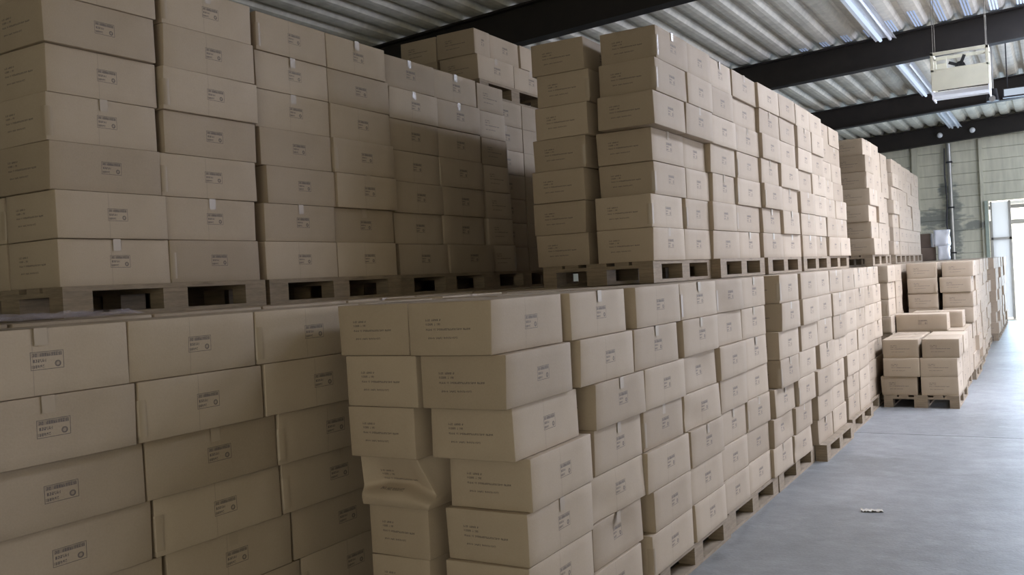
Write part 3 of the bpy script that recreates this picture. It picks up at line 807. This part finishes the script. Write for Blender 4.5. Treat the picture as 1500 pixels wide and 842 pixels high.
# ---- half-used load behind it, with cartons lying across its top
G_M = 'cartons of the half-height load behind the aisle pallet'
pallet(-1.03, 12.72, 0, 'wooden pallet under the half-height load behind the aisle pallet', None, False)
for n in (1, 2, 3):
    for r in (0, 1):
        for c in (0, 1):
            a = 12.73 + c * 0.61
            carton(-1.005 - 0.40 * r, a, a + L0, z_of(n), label='%s layer carton, %s %s, half-height load behind the aisle pallet' % (['bottom', 'middle', 'top'][n - 1], ['front', 'back'][c], ['right', 'left'][r]), group=G_M, key='M_%d_%d_%d' % (n, r, c))
carton(-1.20, 12.74, 12.74 + W0, z_of(4), turned=True, label='single carton lying crosswise on top of the half-height load', group=G_M, key='M4')
carton(-1.06, 13.28, 13.28 + W0, z_of(4), turned=True, label='carton on top of the half-height load, behind the crosswise one', group=G_M, key='M5')

# ---- tall far stack on the aisle side, up to the doorway
G_F = 'cartons of the tall far stack beside the doorway'
fy = [14.12, 15.36, 16.6, 17.84, 19.08, 20.55, 21.8, 23.05, 24.3]
for k, y in enumerate(fy):
    X = -1.0 - 0.03 * k if k < 5 else -1.02 - 0.008 * (k - 5)
    pallet(X + 0.01, y - 0.01, 0, 'wooden pallet on the floor under the tall far stack', 'pallets of the tall far stack', False)
    d0 = regular(y, 7)
    for n in range(1, 8):
        for c in (0, 1):
            a, b = d0[n][c]
            lab0 = lab1 = None
            if k < 2:
                lab0 = '%s, right side, %s column of the tall far stack near the doorway' % (lay(n), ORD[2 * k + c + 1])
            if k == 0 and c == 0: lab1 = '%s, printed end, left column of the tall far stack front' % lay(n)
            carton(X + R.uniform(-.03, .03), a, b, z_of(n), label=lab0, group=G_F, key='F%d_%d_%d' % (k, n, c))
            carton(X - 0.43, a, b, z_of(n), label=lab1, group=G_F, key='Fr%d_%d_%d' % (k, n, c))

# ---- the one object with every carton that is not an individual
def build_stuff():
    me = bpy.data.meshes.new('stacked_cartons')
    base = CARTONS[0]
    mb = MB(); mb.box(-W0/2, -L0/2, 0, W0/2, L0/2, H0)
    uvq = []
    V, F, MI, UV = [], [], [], []
    for M in STUFF:
        b = len(V)
        V += [tuple(M @ Vector(p)) for p in mb.v]
        for q in mb.f:
            F.append(tuple(b + i for i in q))
            pts = [Vector(mb.v[i]) for i in q]
            n = (pts[1] - pts[0]).cross(pts[2] - pts[1]).normalized()
            if abs(n.z) > .5: MI.append(0); UV += [(5, 5)] * 4
            elif abs(n.x) > .5: MI.append(1); UV += [((p.y if n.x > 0 else -p.y), p.z - H0 / 2) for p in pts]
            else: MI.append(2); UV += [((p.x if n.y < 0 else -p.x), p.z - H0 / 2) for p in pts]
    me.from_pydata(V, [], F)
    for p, i in zip(me.polygons, MI): p.material_index = i
    l = me.uv_layers.new(name='UVMap')
    for i, uv in enumerate(UV): l.data[i].uv = uv
    o = link('stacked_cartons', me, MAT_CARTON)
    tag(o, 'all the further and inner brown cartons of the long rows', 'boxes', kind='stuff')
build_stuff()
def build_pallet_stuff():
    V, F = [], []
    for cx, cy, z in PSTUFF:
        b = len(V); V += [(v.co.x + cx, v.co.y + cy, v.co.z + z) for v in PWHOLE.vertices]
        F += [tuple(b + i for i in p.vertices) for p in PWHOLE.polygons]
    me = bpy.data.meshes.new('pallet_rows'); me.from_pydata(V, [], F)
    tag(link('pallet_rows', me, MAT_WOOD), 'the remaining wooden pallets under the inner and far loads', 'pallets', kind='stuff')
build_pallet_stuff()

# ---- brown pile and white wrapped bundle on top of the far rows
far = empty('dark_carton_pile', (-2.42, 23.0, PAL_H + 7 * LAYER))
m = MB()
m.box(-0.32, -0.3, 0.0, 0.10, 0.3, 0.30, Matrix.Rotation(0.1, 3, 'Z')); m.box(-0.30, -0.28, 0.305, 0.05, 0.25, 0.62, Matrix.Rotation(-0.08, 3, 'Z'))
m.build('brown_boxes', plain('brown_board', (0.16, 0.115, 0.085), 0.8), far, 0.01)
tag(far, 'dark brown boxes on top of the far row beside the wall pipe', 'box')
def bundle(name, loc, sx, sy, sz, seed, label):
    bm = bmesh.new(); bmesh.ops.create_cube(bm, size=1)
    bmesh.ops.subdivide_edges(bm, edges=list(bm.edges), cuts=5, use_grid_fill=True)
    for v in bm.verts:
        n = noise.noise(v.co * 3 + Vector((seed, 0, 0)))
        v.co = Vector((v.co.x * sx * (1 + .15 * n), v.co.y * sy * (1 + .15 * n), (v.co.z + .5) * sz)) + Vector((n * .02, 0, 0))
    me = bpy.data.meshes.new(name); bm.to_mesh(me); bm.free()
    for p in me.polygons: p.use_smooth = True
    o = link(name, me, MAT_WHITE); o.location = loc
    tag(o, label, 'bundle'); return o
bundle('wrapped_bundle', (-2.13, 22.75, PAL_H + 7 * LAYER), 0.22, 0.3, 0.32, 2, 'small white wrapped bundle on the far row, lower of two')
bundle('wrapped_bundle', (-2.16, 22.75, PAL_H + 7 * LAYER + 0.32), 0.30, 0.32, 0.36, 5, 'larger white wrapped bundle on top of the lower one, far row')

# ------------------------------------------------------------------ things under the roof
def tube_lamp(y0, y1, x, label, glow=True):
    z = roof_z(x) - 0.16
    o = empty('fluorescent_lamp', (x, (y0 + y1) / 2, z)); L = (y1 - y0) / 2; s = 0.05
    m = MB()
    m.hexa([(-0.045, -L, 0.02), (0.045, -L, 0.02), (0.045, L, 0.02), (-0.045, L, 0.02), (-0.035, -L, 0.08), (0.035, -L, 0.08), (0.035, L, 0.08), (-0.035, L, 0.08)])
    m.build('housing', MAT_WHITE, o, 0.004)
    m = MB(); m.hexa([(-0.15, -L, -0.02), (-0.045, -L, 0.02), (-0.045, L, 0.02), (-0.15, L, -0.02), (-0.15, -L, -0.014), (-0.045, -L, 0.026), (-0.045, L, 0.026), (-0.15, L, -0.014)])
    m.build('reflector', MAT_WHITE, o)
    m = MB(); m.hexa([(0.045, -L, 0.02), (0.15, -L, -0.02), (0.15, L, -0.02), (0.045, L, 0.02), (0.045, -L, 0.026), (0.15, -L, -0.014), (0.15, L, -0.014), (0.045, L, 0.026)])
    m.build('reflector', MAT_WHITE, o)
    m = MB(); m.tube((-0.075, -L + 0.03, -0.015), (-0.075, L - 0.03, -0.015), 0.026, 12); m.build('tube', MAT_TUBE if glow else MAT_WHITE, o)
    m = MB(); m.tube((0.06, -L + 0.03, -0.015), (0.06, L - 0.03, -0.015), 0.026, 12); m.build('tube', MAT_WHITE, o)
    m = MB(); m.tube((0, -L * 0.6, 0.08), (0, -L * 0.6, 0.165), 0.008, 6); m.tube((0, L * 0.6, 0.08), (0, L * 0.6, 0.165), 0.008, 6); m.build('hanger', MAT_DARK, o)
    tag(o, label, 'lamp', 'fluorescent lamps under the roof')
LX = -2.05
tube_lamp(10.3, 14.95, LX, 'long fluorescent lamp under the roof nearest the camera, above the upper cartons')
tube_lamp(17.0, 20.7, LX, 'fluorescent lamp left of the hanging heater, between second and third visible beam')
tube_lamp(23.3, 26.4, LX, 'farthest fluorescent lamp, close to the last beam', False)

# hanging unit heater
ht = empty('unit_heater', (-0.86, 12.0, 3.60))
hw, hd, hh = 0.31, 0.34, 0.555
m = MB()
fy0, fz = 0.0, 0.315
m.box(-hw, 0, fz, hw, 0.02, fz + 0.035); m.box(-hw, 0, hh - 0.04, hw, 0.02, hh)
m.box(-hw, 0, fz, -hw + 0.035, 0.02, hh); m.box(hw - 0.035, 0, fz, hw, 0.02, hh)
m.box(-hw, hd - .02, hh - 0.04, hw, hd, hh); m.box(-hw, hd - .02, 0.10, hw, hd, 0.14)
m.box(-hw, hd - .02, 0.10, -hw + .035, hd, hh); m.box(hw - .035, hd - .02, 0.10, hw, hd, hh)
m.box(-hw, 0, hh - 0.03, -hw + 0.03, hd, hh); m.box(hw - 0.03, 0, hh - 0.03, hw, hd, hh)
m.build('casing_frame', MAT_CREAM, ht, 0.003)
m = MB(); m.box(-hw + .004, -0.006, 0.10, hw - .004, 0.014, fz + 0.01); m.box(-hw, 0.02, 0.10, -hw + 0.012, hd - .02, fz); m.box(hw - 0.012, 0.02, 0.10, hw, hd - .02, fz)
m.build('front_panel', MAT_CREAM, ht, 0.003)
m = MB(); m.tube((0, 0.13, 0.38), (0, 0.27, 0.38), 0.055, 16); m.build('motor', MAT_DARK, ht)
m = MB()
for k in range(4):
    t = k * math.pi / 2 + 0.4
    m.box(0.015, 0.10, 0.36, 0.13, 0.11, 0.395, Matrix.Rotation(t, 3, 'Y'), (0, 0.105, 0.378))
m.build('fan', MAT_DARK, ht)
m = MB(); m.box(-0.16, 0.20, 0.32, -0.15, 0.22, 0.52); m.box(-0.26, 0.20, 0.32, -0.16, 0.26, 0.45); m.build('control_box', MAT_CREAM, ht)
m = MB()
for k in range(4):
    m.box(-hw + 0.02, 0.03 + k * 0.08, 0.02, hw - 0.02, 0.034 + k * 0.08, 0.09, Matrix.Rotation(0.6, 3, 'X'))
m.box(-hw + 0.005, 0, 0.0, -hw + 0.02, hd, 0.10); m.box(hw - 0.02, 0, 0.0, hw - 0.005, hd, 0.10)
m.box(-hw + .02, 0, 0.0, hw - .02, 0.012, 0.035)
m.build('louvre', MAT_WHITE, ht)
for sx, sy in ((-1, 0.05), (1, 0.05), (-1, 0.29), (1, 0.29)):
    m = MB(); m.tube((sx * (hw - .03), sy, hh), (sx * (hw - .03), sy, roof_z(-0.86 + sx * hw) - 3.60 + 0.01), 0.0035, 8); m.build('hanging_rod', MAT_ROD, ht)
tag(ht, 'cream box-shaped unit heater hanging on rods under the roof', 'heater')

# lamp and motor to the right of the heater, fixed below the third visible beam
fl = empty('flood_lamp', (-0.35, 17.4, 0)); zz = 4.42
m = MB(); m.box(-0.28, 0, zz - 0.10, 0.35, 0.14, zz + 0.05); m.build('lamp_body', MAT_DARK, fl, 0.01)
m = MB(); m.box(-0.25, -0.012, zz - 0.075, 0.33, -0.001, zz + 0.035); m.build('diffuser', emitter('lit_diffuser', (0.75, 0.86, 1.0), 0.8), fl)
m = MB(); m.tube((-0.2, 0.07, zz + .05), (-0.2, 0.07, roof_z(-0.35) + .0), 0.01, 6); m.tube((0.25, 0.07, zz + .05), (0.25, 0.07, roof_z(-0.1)), 0.01, 6); m.build('hanger', MAT_DARK, fl)
tag(fl, 'wide pale lamp right of the heater, cut by the photo edge', 'lamp')
pc = empty('pipe_collar', (-0.78, 17.6, 0))
m = MB(); m.tube((0, 0, 4.32), (0, 0, 4.52), 0.10, 16, 0.07); m.build('cap', MAT_DARK, pc)
m = MB(); m.tube((0, 0, 4.52), (0, 0, roof_z(-0.78)), 0.025, 10); m.build('stem', MAT_STEEL, pc)
m = MB(); m.tube((0, -0.06, 4.36), (0, -0.13, 4.34), 0.05, 12); m.build('socket', MAT_STEEL, pc)
tag(pc, 'dark round fitting hanging between the heater and the right lamp', 'fitting')
for (x, lab) in ((-2.45, 'left'), (-1.68, 'right')):
    f = empty('ball_fitting', (x, 26.60, beam_z(x) + 0.2))
    bm = bmesh.new(); bmesh.ops.create_uvsphere(bm, u_segments=16, v_segments=10, radius=0.07)
    me = bpy.data.meshes.new('globe'); bm.to_mesh(me); bm.free()
    for q in me.polygons: q.use_smooth = True
    link('globe', me, MAT_WHITE, f)
    m = MB(); m.tube((0, 0.04, 0), (0, 0.138, 0), 0.03, 10); m.build('base', MAT_STEEL, f)
    tag(f, '%s of two small round white fittings on the last beam' % lab, 'fitting')

# ------------------------------------------------------------------ small things
def crumpled_sheet(name, loc, sx, sy, amp, mat, label, cat, seed=0, rz=0.3, n=14):
    v, f = [], []
    for i in range(n + 1):
        for j in range(n + 1):
            x = (i / n - .5) * sx; y = (j / n - .5) * sy
            z = abs(noise.noise(Vector((x * 9 / sx + seed, y * 9 / sy, 0.3)))) * amp + 0.002
            edge = 0.06 * math.sin(i * 2.1 + seed) * sy if j in (0, n) else 0
            v.append((x, y + edge, z))
    for i in range(n):
        for j in range(n):
            a = i * (n + 1) + j; f.append((a, a + n + 1, a + n + 2, a + 1))
    me = bpy.data.meshes.new(name); me.from_pydata(v, [], f)
    for p in me.polygons: p.use_smooth = True
    o = link(name, me, mat); o.location = loc; o.rotation_euler = (0, 0, rz)
    tag(o, label, cat)
    return o
crumpled_sheet('paper_scrap', (-1.15, 6.62, 0.0), 0.14, 0.06, 0.02, MAT_PAPER, 'small crumpled paper scrap lying alone on the bare floor', 'paper')
crumpled_sheet('plastic_film', (-3.36, 2.0, PAL_H + 7 * LAYER + 0.012), 0.34, 0.9, 0.05, MAT_FILM, 'crumpled clear film on the lower left cartons beside the first upper pallet', 'plastic film', 3, 0.0, 22)
